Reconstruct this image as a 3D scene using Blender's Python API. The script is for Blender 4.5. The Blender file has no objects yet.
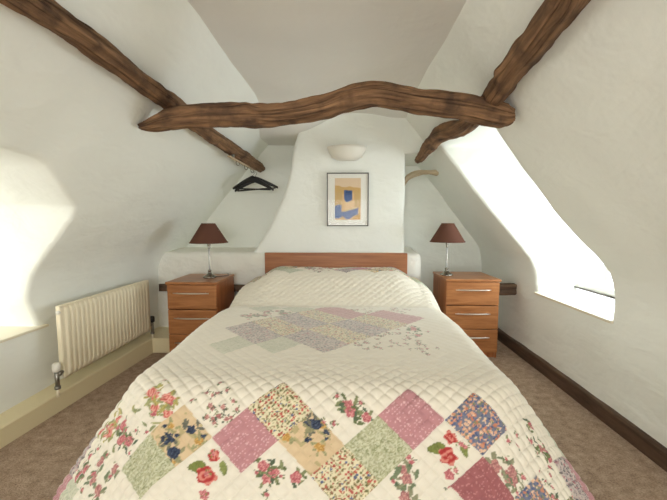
import bpy, bmesh, math, random
import numpy as np
from mathutils import Vector, Matrix, noise

SC = bpy.context.scene
COL = SC.collection
random.seed(7)

# ------------------------------------------------------------------ camera
cam_d = bpy.data.cameras.new('camera')
cam = bpy.data.objects.new('camera', cam_d)
COL.objects.link(cam)
cam_d.sensor_width = 36.0
cam_d.lens = 36.0 * 350.0 / 667.0
cam_d.clip_start = 0.02
cam.location = (0, 0, 1.2)
cam.rotation_euler = (math.radians(90 - 4.7365), 0, math.radians(2.2013))
SC.camera = cam

# ------------------------------------------------------------------ world, daylight, exposure
SC.view_settings.view_transform = 'Standard'
SC.view_settings.look = 'None'
SC.view_settings.gamma = 1.0
SC.view_settings.use_curve_mapping = False
SC.view_settings.exposure = 0.9
world = bpy.data.worlds.new('overcast_sky')
SC.world = world
world.use_nodes = True
bg = world.node_tree.nodes['Background']
bg.inputs[0].default_value = (0.93, 0.97, 1.0, 1)
bg.inputs[1].default_value = 1.3


def area(name, loc, rot, sx, sy, power, col, portal=False):
    l = bpy.data.lights.new(name, 'AREA')
    l.shape = 'RECTANGLE'
    l.size, l.size_y = sx, sy
    l.energy = power
    l.color = col
    o = bpy.data.objects.new(name, l)
    o.location = loc
    o.rotation_euler = rot
    COL.objects.link(o)
    l.cycles.is_portal = portal
    return o


H90 = math.pi / 2
# daylight at the two dormer windows, plus added fill from behind the camera
area('daylight_right_dormer', (2.02, 2.62, 1.06), (0, H90, 0), 0.78, 1.2, 15, (0.84, 0.93, 1.0))
area('daylight_left_dormer', (-2.62, 1.40, 0.92), (0, -H90, 0), 0.68, 1.0, 3, (1.0, 0.95, 0.86))
area('fill_added_gable', (-0.1, -2.42, 1.25), (-H90, 0, math.pi), 1.7, 1.1, 42, (0.985, 0.985, 0.965))
SC.cycles.max_bounces = 12
SC.cycles.diffuse_bounces = 8
SC.cycles.use_denoising = True
SC.cycles.sample_clamp_indirect = 6.0


# ------------------------------------------------------------------ helpers
def lin(r, g, b):
    f = lambda c: (c / 255 / 12.92) if c / 255 <= 0.04045 else ((c / 255 + 0.055) / 1.055) ** 2.4
    return (f(r), f(g), f(b), 1)


def mat(name, col, rough=0.6, metal=0.0, bump=0.0, bscale=40.0, var=0.0, vscale=6.0, spec=0.5, trans=0.0, detail=4):
    m = bpy.data.materials.new(name)
    m.use_nodes = True
    nt = m.node_tree
    b = nt.nodes['Principled BSDF']
    b.inputs['Base Color'].default_value = col
    b.inputs['Roughness'].default_value = rough
    b.inputs['Metallic'].default_value = metal
    b.inputs['Specular IOR Level'].default_value = spec
    b.inputs['Transmission Weight'].default_value = trans
    tc = nt.nodes.new('ShaderNodeTexCoord')
    n = nt.nodes.new('ShaderNodeTexNoise')
    n.inputs['Scale'].default_value = vscale
    n.inputs['Detail'].default_value = 5
    nt.links.new(tc.outputs['Object'], n.inputs['Vector'])
    mx = nt.nodes.new('ShaderNodeMix')
    mx.data_type = 'RGBA'
    mx.inputs[6].default_value = tuple(c * (1 - var) for c in col[:3]) + (1,)
    mx.inputs[7].default_value = tuple(min(1, c * (1 + var)) for c in col[:3]) + (1,)
    nt.links.new(n.outputs['Fac'], mx.inputs[0])
    nt.links.new(mx.outputs[2], b.inputs['Base Color'])
    if bump:
        n2 = nt.nodes.new('ShaderNodeTexNoise')
        n2.inputs['Scale'].default_value = bscale
        n2.inputs['Detail'].default_value = detail
        nt.links.new(tc.outputs['Object'], n2.inputs['Vector'])
        bp = nt.nodes.new('ShaderNodeBump')
        bp.inputs['Strength'].default_value = 1.0
        bp.inputs['Distance'].default_value = bump
        nt.links.new(n2.outputs['Fac'], bp.inputs['Height'])
        nt.links.new(bp.outputs['Normal'], b.inputs['Normal'])
    return m


def plaster_mat(name, col, stroke=0.006):
    m = mat(name, col, rough=0.75, var=0.035, vscale=2.3, spec=0.25)
    nt = m.node_tree
    b = nt.nodes['Principled BSDF']
    tc = [n for n in nt.nodes if n.type == 'TEX_COORD'][0]
    # trowel strokes: stretched, distorted noise plus a fine grain
    mp = nt.nodes.new('ShaderNodeMapping')
    mp.inputs['Scale'].default_value = (1.6, 1.0, 2.4)
    mp.inputs['Rotation'].default_value = (0.5, 0.3, 0.4)
    nt.links.new(tc.outputs['Object'], mp.inputs['Vector'])
    n1 = nt.nodes.new('ShaderNodeTexNoise')
    n1.inputs['Scale'].default_value = 3.2
    n1.inputs['Detail'].default_value = 3
    n1.inputs['Distortion'].default_value = 0.35
    nt.links.new(mp.outputs[0], n1.inputs['Vector'])
    n2 = nt.nodes.new('ShaderNodeTexNoise')
    n2.inputs['Scale'].default_value = 26
    n2.inputs['Detail'].default_value = 4
    nt.links.new(tc.outputs['Object'], n2.inputs['Vector'])
    b1 = nt.nodes.new('ShaderNodeBump')
    b1.inputs['Distance'].default_value = stroke * 3.2
    b1.inputs['Strength'].default_value = 0.8
    nt.links.new(n1.outputs['Fac'], b1.inputs['Height'])
    b2 = nt.nodes.new('ShaderNodeBump')
    b2.inputs['Distance'].default_value = stroke * 0.35
    b2.inputs['Strength'].default_value = 0.7
    nt.links.new(n2.outputs['Fac'], b2.inputs['Height'])
    nt.links.new(b1.outputs[0], b2.inputs['Normal'])
    nt.links.new(b2.outputs[0], b.inputs['Normal'])
    return m


def wood_mat(name, c1, c2, rough=0.45, su=3.0, sv=40.0, bump=0.001, coord='UV', axis=None, dirt=None, dist=0.6):
    m = bpy.data.materials.new(name)
    m.use_nodes = True
    nt = m.node_tree
    b = nt.nodes['Principled BSDF']
    b.inputs['Roughness'].default_value = rough
    b.inputs['Specular IOR Level'].default_value = 0.35
    tc = nt.nodes.new('ShaderNodeTexCoord')
    mp = nt.nodes.new('ShaderNodeMapping')
    nt.links.new(tc.outputs[coord], mp.inputs['Vector'])
    mp.inputs['Scale'].default_value = axis if axis else (su, sv, 1)
    n = nt.nodes.new('ShaderNodeTexNoise')
    n.inputs['Scale'].default_value = 1.0
    n.inputs['Detail'].default_value = 8
    n.inputs['Roughness'].default_value = 0.65
    n.inputs['Distortion'].default_value = dist
    nt.links.new(mp.outputs[0], n.inputs['Vector'])
    cr = nt.nodes.new('ShaderNodeValToRGB')
    cr.color_ramp.elements[0].position = 0.32
    cr.color_ramp.elements[0].color = c1
    cr.color_ramp.elements[1].position = 0.68
    cr.color_ramp.elements[1].color = c2
    nt.links.new(n.outputs['Fac'], cr.inputs[0])
    out = cr.outputs[0]
    if dirt:
        n3 = nt.nodes.new('ShaderNodeTexNoise')
        n3.inputs['Scale'].default_value = 9
        n3.inputs['Detail'].default_value = 6
        nt.links.new(tc.outputs['Object'], n3.inputs['Vector'])
        c3 = nt.nodes.new('ShaderNodeValToRGB')
        c3.color_ramp.elements[0].position = 0.48
        c3.color_ramp.elements[1].position = 0.66
        nt.links.new(n3.outputs['Fac'], c3.inputs[0])
        mx = nt.nodes.new('ShaderNodeMix')
        mx.data_type = 'RGBA'
        nt.links.new(c3.outputs[0], mx.inputs[0])
        nt.links.new(out, mx.inputs[6])
        mx.inputs[7].default_value = dirt
        out = mx.outputs[2]
    hgt = n.outputs['Fac']
    if dirt:
        # long thin shakes and cracks in the old wood
        mp2 = nt.nodes.new('ShaderNodeMapping')
        mp2.inputs['Scale'].default_value = (2.2, 34, 1)
        mp2.inputs['Location'].default_value = (3.3, 1.7, 0)
        nt.links.new(tc.outputs[coord], mp2.inputs['Vector'])
        n4 = nt.nodes.new('ShaderNodeTexNoise')
        n4.inputs['Scale'].default_value = 1.0
        n4.inputs['Detail'].default_value = 5
        nt.links.new(mp2.outputs[0], n4.inputs['Vector'])
        c4 = nt.nodes.new('ShaderNodeValToRGB')
        c4.color_ramp.elements[0].position = 0.33
        c4.color_ramp.elements[0].color = (.22, .2, .18, 1)
        c4.color_ramp.elements[1].position = 0.43
        c4.color_ramp.elements[1].color = (1, 1, 1, 1)
        nt.links.new(n4.outputs['Fac'], c4.inputs[0])
        m4 = nt.nodes.new('ShaderNodeMix')
        m4.data_type = 'RGBA'
        m4.blend_type = 'MULTIPLY'
        m4.inputs[0].default_value = 0.6
        nt.links.new(out, m4.inputs[6])
        nt.links.new(c4.outputs[0], m4.inputs[7])
        out = m4.outputs[2]
        a4 = nt.nodes.new('ShaderNodeMath')
        a4.operation = 'ADD'
        nt.links.new(n.outputs['Fac'], a4.inputs[0])
        nt.links.new(c4.outputs[0], a4.inputs[1])
        hgt = a4.outputs[0]
    nt.links.new(out, b.inputs['Base Color'])
    bp = nt.nodes.new('ShaderNodeBump')
    bp.inputs['Distance'].default_value = bump
    nt.links.new(hgt, bp.inputs['Height'])
    nt.links.new(bp.outputs[0], b.inputs['Normal'])
    return m


def attr_mat(name, rough=0.9, weave=0.0004):
    m = bpy.data.materials.new(name)
    m.use_nodes = True
    nt = m.node_tree
    b = nt.nodes['Principled BSDF']
    b.inputs['Roughness'].default_value = rough
    b.inputs['Specular IOR Level'].default_value = 0.15
    b.inputs['Sheen Weight'].default_value = 0.35
    b.inputs['Sheen Roughness'].default_value = 0.4
    a = nt.nodes.new('ShaderNodeAttribute')
    a.attribute_name = 'Col'
    nt.links.new(a.outputs['Color'], b.inputs['Base Color'])
    if weave:
        tc = nt.nodes.new('ShaderNodeTexCoord')
        n = nt.nodes.new('ShaderNodeTexNoise')
        n.inputs['Scale'].default_value = 160
        nt.links.new(tc.outputs['Object'], n.inputs['Vector'])
        bp = nt.nodes.new('ShaderNodeBump')
        bp.inputs['Distance'].default_value = weave
        nt.links.new(n.outputs['Fac'], bp.inputs['Height'])
        nt.links.new(bp.outputs[0], b.inputs['Normal'])
    return m


def glass_mat(name, tint=(1, 1, 1, 1), refl=0.03):
    m = bpy.data.materials.new(name)
    m.use_nodes = True
    nt = m.node_tree
    for n in list(nt.nodes):
        if n.type != 'OUTPUT_MATERIAL':
            nt.nodes.remove(n)
    out = nt.nodes[0]
    t = nt.nodes.new('ShaderNodeBsdfTransparent')
    t.inputs[0].default_value = tint
    g = nt.nodes.new('ShaderNodeBsdfGlossy')
    g.inputs['Roughness'].default_value = 0.02
    lw = nt.nodes.new('ShaderNodeLayerWeight')
    lw.inputs[0].default_value = 0.5
    pw_ = nt.nodes.new('ShaderNodeMath')
    pw_.operation = 'POWER'
    pw_.inputs[1].default_value = 5.0
    nt.links.new(lw.outputs['Facing'], pw_.inputs[0])
    f = nt.nodes.new('ShaderNodeMath')
    f.operation = 'MULTIPLY_ADD'
    f.inputs[1].default_value = 0.9
    f.inputs[2].default_value = refl
    nt.links.new(pw_.outputs[0], f.inputs[0])
    mx = nt.nodes.new('ShaderNodeMixShader')
    nt.links.new(f.outputs[0], mx.inputs[0])
    nt.links.new(t.outputs[0], mx.inputs[1])
    nt.links.new(g.outputs[0], mx.inputs[2])
    nt.links.new(mx.outputs[0], out.inputs[0])
    return m


def link(name, me, m, parent=None, smooth=True, loc=None):
    o = bpy.data.objects.new(name, me)
    COL.objects.link(o)
    if m:
        me.materials.append(m)
    if smooth:
        me.polygons.foreach_set('use_smooth', [True] * len(me.polygons))
    if parent:
        o.parent = parent
    if loc:
        o.location = loc
    return o


def from_bm(name, bm, m, parent=None, smooth=True, loc=None):
    me = bpy.data.meshes.new(name)
    bm.normal_update()
    bm.to_mesh(me)
    bm.free()
    return link(name, me, m, parent, smooth, loc)


def tag(o, label, cat, group=None):
    o['label'] = label
    o['category'] = cat
    if group:
        o['group'] = group
    return o


def struct(o, label=None):
    o['kind'] = 'structure'
    if label:
        o['label'] = label
    return o


def empty(name, loc=(0, 0, 0), rz=0):
    o = bpy.data.objects.new(name, None)
    o.location = loc
    o.rotation_euler = (0, 0, rz)
    o.empty_display_size = 0.05
    COL.objects.link(o)
    return o


def box(bm, x0, x1, y0, y1, z0, z1, bev=0.0, seg=2):
    vs = [bm.verts.new(p) for p in ((x0, y0, z0), (x1, y0, z0), (x1, y1, z0), (x0, y1, z0),
                                    (x0, y0, z1), (x1, y0, z1), (x1, y1, z1), (x0, y1, z1))]
    fs = [bm.faces.new([vs[i] for i in f]) for f in
          ((0, 3, 2, 1), (4, 5, 6, 7), (0, 1, 5, 4), (1, 2, 6, 5), (2, 3, 7, 6), (3, 0, 4, 7))]
    if bev:
        es = list({e for f in fs for e in f.edges})
        bmesh.ops.bevel(bm, geom=es, offset=bev, segments=seg, profile=0.5, affect='EDGES')
    return bm


def boxo(name, dims, m, parent=None, bev=0.003, seg=2, smooth=False):
    bm = bmesh.new()
    box(bm, *dims, bev=bev, seg=seg)
    uv = bm.loops.layers.uv.new('UVMap')
    return from_bm(name, bm, m, parent, smooth)


def lathe(bm, prof, n=32, cap0=False, cap1=False, cx=0, cy=0, a0=0, a1=2 * math.pi):
    rings = []
    full = abs(a1 - a0 - 2 * math.pi) < 1e-6
    k = n if full else n + 1
    for r, z in prof:
        rings.append([bm.verts.new((cx + r * math.cos(a0 + (a1 - a0) * i / n), cy + r * math.sin(a0 + (a1 - a0) * i / n), z)) for i in range(k)])
    for a, b in zip(rings, rings[1:]):
        for i in range(n):
            j = (i + 1) % k
            bm.faces.new((a[i], a[j], b[j], b[i]))
    if cap0:
        bm.faces.new(list(reversed(rings[0])))
    if cap1:
        bm.faces.new(rings[-1])
    return bm


def tube(bm, pts, r, n=10, caps=True):
    pts = [Vector(p) for p in pts]
    rs = r if isinstance(r, (list, tuple)) else [r] * len(pts)
    rings = []
    up = Vector((0, 0, 1))
    prev = None
    for i, p in enumerate(pts):
        d = (pts[min(i + 1, len(pts) - 1)] - pts[max(i - 1, 0)]).normalized()
        if prev is None:
            a = d.cross(up)
            if a.length < 0.05:
                a = d.cross(Vector((1, 0, 0)))
        else:
            a = prev - d * prev.dot(d)
        a.normalize()
        prev = a
        b = d.cross(a)
        rings.append([bm.verts.new(p + (a * math.cos(2 * math.pi * k / n) + b * math.sin(2 * math.pi * k / n)) * rs[i]) for k in range(n)])
    for x, y in zip(rings, rings[1:]):
        for k in range(n):
            bm.faces.new((x[k], x[(k + 1) % n], y[(k + 1) % n], y[k]))
    if caps:
        bm.faces.new(list(reversed(rings[0])))
        bm.faces.new(rings[-1])
    bmesh.ops.recalc_face_normals(bm, faces=bm.faces)
    return bm


def catmull(pts, n):
    pts = [Vector(p) for p in pts]
    P = [2 * pts[0] - pts[1]] + pts + [2 * pts[-1] - pts[-2]]
    out = []
    for i in range(1, len(P) - 2):
        for k in range(n):
            t = k / n
            a, b, c, d = P[i - 1], P[i], P[i + 1], P[i + 2]
            out.append(0.5 * ((2 * b) + (c - a) * t + (2 * a - 5 * b + 4 * c - d) * t * t + (3 * b - a - 3 * c + d) * t ** 3))
    out.append(pts[-1])
    return out


# ------------------------------------------------------------------ materials
M_WALL = plaster_mat('white_limewash_plaster', lin(239, 241, 234))
M_CEIL = plaster_mat('ceiling_plaster', lin(231, 229, 223), 0.004)
M_REVEAL = M_WALL
M_MASON = plaster_mat('whitewashed_rubble', lin(238, 236, 226), 0.012)
M_CREAM = mat('cream_gloss_paint', lin(226, 214, 176), 0.4, var=0.03, bump=0.0006, bscale=8)
M_RAD = mat('cream_radiator_enamel', lin(233, 223, 196), 0.35, var=0.01)
M_VALVE = mat('white_valve_plastic', lin(225, 222, 212), 0.4)
M_BRASS = mat('dull_nickel_valve', lin(150, 147, 140), 0.35, 1.0)
M_CHROME = mat('brushed_nickel', lin(150, 146, 136), 0.25, 1.0)
M_HANDLE = mat('satin_steel', lin(205, 200, 192), 0.3, 1.0)
M_GLASS = glass_mat('clear_glass')
M_PICGLASS = glass_mat('low_reflection_picture_glass', refl=0.006)
M_STEM = mat('clear_glass_stem', (0.95, 0.96, 0.95, 1), 0.05, trans=0.6)
M_WHITEPAINT = mat('white_gloss_paint', lin(238, 238, 232), 0.35)
M_SILL = mat('cream_sill_paint', lin(228, 220, 198), 0.45)
M_BEAM = wood_mat('old_oak_beam', lin(82, 58, 40), lin(158, 120, 86), 0.8, 3.0, 12.0, 0.006, dirt=lin(84, 62, 46), dist=0.15)
M_DARKWOOD = wood_mat('dark_stained_timber', lin(58, 42, 32), lin(106, 82, 64), 0.6, bump=0.004, coord='Object', axis=(22, 2.5, 22))
M_STUB = wood_mat('stub_timber', lin(62, 47, 37), lin(112, 88, 68), 0.65, bump=0.004, coord='Object', axis=(3, 22, 30))
M_CHERRY = wood_mat('cherry_veneer', lin(138, 86, 48), lin(182, 124, 78), 0.32, bump=0.0002, coord='Object', axis=(3.0, 6, 34))
M_CHERRYV = wood_mat('cherry_veneer_vertical', lin(138, 80, 44), lin(178, 112, 68), 0.35, bump=0.0002, coord='Object', axis=(20, 26, 1.6))
M_BEDWOOD = wood_mat('bed_walnut', lin(136, 84, 52), lin(174, 116, 76), 0.4, bump=0.0002, coord='Object', axis=(2.0, 20, 42))
M_BEDDARK = wood_mat('bed_rail_wood', lin(78, 36, 24), lin(112, 56, 36), 0.4, bump=0.0002, coord='Object', axis=(2.0, 20, 42))
M_SHADE = mat('brown_shade_fabric', lin(98, 66, 54), 0.85, var=0.03, bump=0.0004, bscale=300, spec=0.1)
M_SHADEIN = mat('shade_lining', lin(225, 215, 200), 0.8)
M_BLACK = mat('black_plastic', lin(22, 21, 22), 0.45)
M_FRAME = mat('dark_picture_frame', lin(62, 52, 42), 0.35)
M_MAT = mat('white_picture_mount', lin(235, 233, 224), 0.8)
M_CERAMIC = mat('white_ceramic', lin(232, 228, 216), 0.5)
M_PALEWOOD = wood_mat('pale_branch', lin(160, 138, 108), lin(212, 196, 168), 0.7, 6, 20, 0.003)
M_CABLE = mat('clear_cable', lin(70, 60, 52), 0.5)
M_FABRIC = attr_mat('patchwork_cotton')
M_PRINT = attr_mat('art_print', 0.8, 0)
M_BIND = attr_mat('binding_cotton')
M_MATTRESS = mat('mattress_ticking', lin(225, 222, 214), 0.9)


# carpet
def carpet():
    m = mat('brown_twist_carpet', lin(142, 120, 100), 0.95, spec=0.1)
    nt = m.node_tree
    b = nt.nodes['Principled BSDF']
    tc = [n for n in nt.nodes if n.type == 'TEX_COORD'][0]
    n = nt.nodes.new('ShaderNodeTexNoise')
    n.inputs['Scale'].default_value = 130
    n.inputs['Detail'].default_value = 3
    nt.links.new(tc.outputs['Object'], n.inputs['Vector'])
    n2 = nt.nodes.new('ShaderNodeTexNoise')
    n2.inputs['Scale'].default_value = 22
    n2.inputs['Detail'].default_value = 5
    nt.links.new(tc.outputs['Object'], n2.inputs['Vector'])
    ad = nt.nodes.new('ShaderNodeMath')
    ad.operation = 'MULTIPLY_ADD'
    ad.inputs[1].default_value = 0.45
    nt.links.new(n2.outputs['Fac'], ad.inputs[0])
    ml = nt.nodes.new('ShaderNodeMath')
    ml.operation = 'MULTIPLY'
    ml.inputs[1].default_value = 0.55
    nt.links.new(n.outputs['Fac'], ml.inputs[0])
    nt.links.new(ml.outputs[0], ad.inputs[2])
    cr = nt.nodes.new('ShaderNodeValToRGB')
    cr.color_ramp.elements[0].position = 0.35
    cr.color_ramp.elements[0].color = lin(136, 114, 97)
    cr.color_ramp.elements[1].position = 0.65
    cr.color_ramp.elements[1].color = lin(196, 173, 152)
    nt.links.new(ad.outputs[0], cr.inputs[0])
    nt.links.new(cr.outputs[0], b.inputs['Base Color'])
    bp = nt.nodes.new('ShaderNodeBump')
    bp.inputs['Distance'].default_value = 0.006
    nt.links.new(n.outputs['Fac'], bp.inputs['Height'])
    nt.links.new(bp.outputs[0], b.inputs['Normal'])
    return m


M_CARPET = carpet()


# ------------------------------------------------------------------ room shell
def warp(p):
    """the unevenness of the old plaster, continuous over the whole room"""
    v = Vector(p)
    a = noise.noise_vector(v * 1.1 + Vector((3.1, 7.7, 1.3)))
    b = noise.noise_vector(v * 3.3 + Vector((13.1, 2.7, 9.3)))
    c = noise.noise_vector(v * 8.0 + Vector((5.1, 1.7, 4.3)))
    return v + a * 0.012 + b * 0.010 + c * 0.003


def interp(x, xs, ys):
    return float(np.interp(x, xs, ys))


def frange(a, b, step):
    n = max(1, int(round((b - a) / step)))
    return [a + (b - a) * i / n for i in range(n + 1)]


def shell(name, m, rows, cols, fn, skip=None, dowarp=True, bevel=0.0):
    bm = bmesh.new()
    g = [[bm.verts.new(warp(fn(r, c)) if dowarp else fn(r, c)) for c in cols] for r in rows]
    for i in range(len(rows) - 1):
        for j in range(len(cols) - 1):
            if skip and skip((rows[i] + rows[i + 1]) / 2, (cols[j] + cols[j + 1]) / 2):
                continue
            bm.faces.new((g[i][j], g[i][j + 1], g[i + 1][j + 1], g[i + 1][j]))
    return bm, g


def finish_shell(name, bm, m, bevel=0.02, flip=False):
    bm.verts.ensure_lookup_table()
    loose = [v for v in bm.verts if not v.link_faces]
    bmesh.ops.delete(bm, geom=loose, context='VERTS')
    bmesh.ops.recalc_face_normals(bm, faces=bm.faces)
    o = from_bm(name, bm, m)
    if bevel:
        md = o.modifiers.new('soft_arris', 'BEVEL')
        md.width = bevel
        md.segments = 4
        md.limit_method = 'ANGLE'
        md.angle_limit = math.radians(38)
    return o


YB, YF = -2.3, 4.4


def XL(z, y=0):
    return interp(z, (-.1, .12, .55, .74, .88, 1.0, 1.22, 2.2), (-1.90, -1.90, -1.895, -1.885, -1.835, -1.745, -1.5587, -.727))


def XR(z, y=0):
    k = max(0.0, min(1.0, (y - 3.0) / 0.9))
    return interp(z, (-.1, .12, .55, .74, .88, 1.0, 1.22, 2.2), (1.565, 1.565, 1.575, 1.578, 1.558, 1.48, 1.3026, .532))


# left wall and slope, with the dormer opening
LN0, LF0, LZ0, LZ1 = 0.85, 2.07, 0.545, 1.40


def left_pt(z, y):
    y_ = y
    far = interp(z, (.50, .62, .73, .86, 1.0, 1.22, 1.5), (2.045, 2.01, 1.965, 1.96, 1.95, 1.93, 1.80))
    yy = interp(y, (YB, LN0, LF0, YF), (YB, LN0, far, YF))
    top = interp(yy, (.6, 1.2, 1.58, 1.93, 2.6, 4.5), (1.50, 1.50, 1.455, 1.22, 1.30, 1.40))
    zz = interp(z, (-.03, LZ0, LZ1, 2.2), (-.03, LZ0, top, 2.2))
    if z > LZ0:
        far = interp(zz, (.50, .62, .73, .86, 1.0, 1.22, 1.5), (2.045, 2.01, 1.965, 1.96, 1.95, 1.93, 1.80))
        yy = interp(y, (YB, LN0, LF0, YF), (YB, LN0, far, YF))
    return (XL(zz), yy, zz)


ST = 0.055
rowsL = frange(-.03, LZ0, ST)[:-1] + frange(LZ0, LZ1, ST)[:-1] + frange(LZ1, 2.2, ST)
colsL = frange(YB, LN0, .09)[:-1] + frange(LN0, LF0, .06)[:-1] + frange(LF0, YF, .06)
bm, g = shell('wall_left', M_WALL, rowsL, colsL, left_pt, lambda z, y: LZ0 < z < LZ1 and LN0 < y < LF0)


def ring(rows, cols, g, z0, z1, y0, y1):
    ri = [i for i, r in enumerate(rows) if z0 - 1e-6 <= r <= z1 + 1e-6]
    ci = [j for j, c in enumerate(cols) if y0 - 1e-6 <= c <= y1 + 1e-6]
    out = [g[ri[0]][j] for j in ci] + [g[i][ci[-1]] for i in ri[1:]] + [g[ri[-1]][j] for j in reversed(ci[:-1])] + [g[i][ci[0]] for i in reversed(ri[1:-1])]
    return out


def reveal(bm, loop, xw, n=6, splay=0.0):
    prev = loop
    for k in range(1, n + 1):
        t = k / n
        cur = []
        for v in loop:
            x = v.co.x + (xw - v.co.x) * t
            p = Vector((x, v.co.y, v.co.z))
            q = p + noise.noise_vector(p * 2.5) * 0.008 * math.sin(t * math.pi)
            q.x = x
            cur.append(bm.verts.new(q))
        m_ = len(loop)
        for i in range(m_):
            bm.faces.new((prev[i], prev[(i + 1) % m_], cur[(i + 1) % m_], cur[i]))
        prev = cur


reveal(bm, ring(rowsL, colsL, g, LZ0, LZ1, LN0, LF0), -2.46, 8)
wl = finish_shell('wall_left', bm, M_WALL, 0.025)
struct(wl, 'sloping white plaster wall with the left dormer opening')

# right wall and slope
RN0, RF0, RZ0, RZ1 = 2.08, 3.05, 0.62, 1.86


def right_pt(z, y):
    near = interp(z, (.5, .62, .80, .92, 1.04, 1.24, 1.51, 1.69, 1.86), (2.105, 2.105, 2.11, 2.13, 2.18, 2.22, 2.225, 2.22, 2.17))
    far = interp(z, (.5, .6, .8, .92, 1.13, 1.41, 1.63, 1.84), (2.92, 2.93, 2.965, 3.045, 3.105, 3.12, 3.14, 3.175))
    yy = interp(y, (YB, RN0, RF0, YF), (YB, near, far, YF))
    return (XR(z, yy), yy, z)


rowsR = frange(-.03, RZ0, ST)[:-1] + frange(RZ0, RZ1, ST)[:-1] + frange(RZ1, 2.2, ST)
colsR = frange(YB, RN0, .07)[:-1] + frange(RN0, RF0, .06)[:-1] + frange(RF0, YF, .07)
bm, g = shell('wall_right', M_WALL, rowsR, colsR, right_pt, lambda z, y: RZ0 < z < RZ1 and RN0 < y < RF0)
reveal(bm, ring(rowsR, colsR, g, RZ0, RZ1, RN0, RF0), 1.90, 8)
wr = finish_shell('wall_right', bm, M_WALL, 0.03)
struct(wr, 'sloping white plaster wall with the right dormer opening')


# ceiling, dipping towards the left rear alcove
def sm(a, b, x):
    t = max(0.0, min(1.0, (x - a) / (b - a)))
    return t * t * (3 - 2 * t)


def ceil_pt(y, x):
    z = 2.2 - 0.17 * sm(2.9, 3.6, y) * sm(0.05, -0.55, x) + 0.03 * math.exp(-((x + .02) / .25) ** 2) * sm(2.6, 3.3, y) - 0.03 * sm(.2, .55, x) * sm(2.8, 3.4, y)
    return (x, y, z)


bm, g = shell('ceiling', M_CEIL, frange(YB, YF, .08), frange(-1.15, .95, .07), ceil_pt)
struct(finish_shell('ceiling', bm, M_CEIL, 0))

# back walls of the two alcoves
bm, g = shell('wall_back', M_WALL, frange(-.03, 2.35, .08), frange(-2.1, -.35, .08), lambda z, x: (x, 3.86 + (0.045 if z > 1.83 else 0), z))
struct(finish_shell('wall_back_left', bm, M_WALL, 0), 'plaster back wall of the left alcove')
bm, g = shell('wall_back', M_WALL, frange(-.03, 2.35, .08), frange(.4, 1.9, .08), lambda z, x: (x, 4.15, z))
struct(finish_shell('wall_back_right', bm, M_WALL, 0), 'plaster back wall of the right alcove')


# bulkhead over the right alcove
def slab(name, m, x0, x1, y0, y1, z0, z1, bev=.015, step=.08):
    bm = bmesh.new()
    box(bm, x0, x1, y0, y1, z0, z1)
    n = max(2, int(max(x1 - x0, z1 - z0) / step))
    bmesh.ops.subdivide_edges(bm, edges=bm.edges[:], cuts=min(n, 10), use_grid_fill=True)
    for v in bm.verts:
        v.co = warp(v.co)
    o = finish_shell(name, bm, m, bev)
    return o


struct(slab('wall_bulkhead', M_WALL, .50, 1.05, 3.452, 4.35, 1.835, 2.4), 'plaster bulkhead over the right alcove')

# chimney breast
chz = [-.03, .5, .85, .907, 1.009, 1.15, 1.31, 1.44, 1.557, 1.7, 1.897, 2.0, 2.089, 2.2, 2.35]
chx = [-1.0, -1.0, -.98, -.93, -.857, -.77, -.69, -.63, -.587, -.555, -.534, -.50, -.47, -.455, -.45]


def ch_pt(z, t):
    xl = interp(z, chz, chx)
    xr = interp(z, (0, .7, 1.8, 2.3), (.575, .572, .553, .547))
    if t < 0:      # left flank running back
        return (xl, 3.45 - t, z)
    if t > 1:
        return (xr, 3.45 + (t - 1), z)
    return (xl + (xr - xl) * t, 3.45, z)


cols = [-.9, -.6, -.35, -.2, -.1, -.05] + frange(0, 1, .055) + [1.05, 1.1, 1.2, 1.4, 1.7, 1.9]
bm, g = shell('chimney_breast', M_WALL, frange(-.03, 2.35, .06), cols, ch_pt)
struct(finish_shell('wall_chimney_breast', bm, M_WALL, .035), 'tapering white chimney breast behind the bed')

# low masonry plinth along the back, with an uneven rounded top
bm = bmesh.new()
xs = frange(-2.0, .70, .06)
prof = [(3.39, -.03), (3.39, .2), (3.39, .4), (3.39, .6), (3.392, .75), (3.396, .84), (3.404, .872), (3.425, .890), (3.47, .897), (3.6, .90), (3.75, .905), (3.95, .91)]
rr = []
for x in xs + [.70]:
    row = []
    end = (x == .70 and len(rr) == len(xs))
    for (y, z) in prof:
        p = warp((x, y, z)) if not end else warp((x + .028, y + .05, z - .03))
        p += noise.noise_vector(Vector((x * 5, y * 5, z * 6))) * 0.010
        row.append(bm.verts.new(p))
    rr.append(row)
for a, b in zip(rr, rr[1:]):
    for k in range(len(prof) - 1):
        bm.faces.new((a[k], b[k], b[k + 1], a[k + 1]))
# right-hand flank
fl = []
for k in range(len(prof)):
    v = rr[-1][k].co
    fl.append(bm.verts.new((v.x + .004, 4.0, v.z)))
for k in range(len(prof) - 1):
    bm.faces.new((rr[-1][k], fl[k], fl[k + 1], rr[-1][k + 1]))
struct(finish_shell('wall_back_plinth', bm, M_MASON, 0), 'low whitewashed masonry ledge along the back wall')

# floor
bm = bmesh.new()
vs = [bm.verts.new(p) for p in ((-2.05, YB - .1, 0), (1.75, YB - .1, 0), (1.75, 4.4, 0), (-2.05, 4.4, 0))]
bm.faces.new(vs)
struct(from_bm('floor', bm, M_CARPET, smooth=False), 'brown twist-pile carpet')

# gable wall behind the camera, its window opening added for fill light
bm = bmesh.new()
gx = [-2.1, -.95, .75, 1.8]
gz = [-.05, .70, 1.80, 2.4]
gv = [[bm.verts.new((x, YB + .02, z)) for x in gx] for z in gz]
for i in range(3):
    for j in range(3):
        if i == 1 and j == 1:
            continue
        bm.faces.new((gv[i][j], gv[i][j + 1], gv[i + 1][j + 1], gv[i + 1][j]))
struct(from_bm('wall_front', bm, M_WALL, smooth=False))


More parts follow.
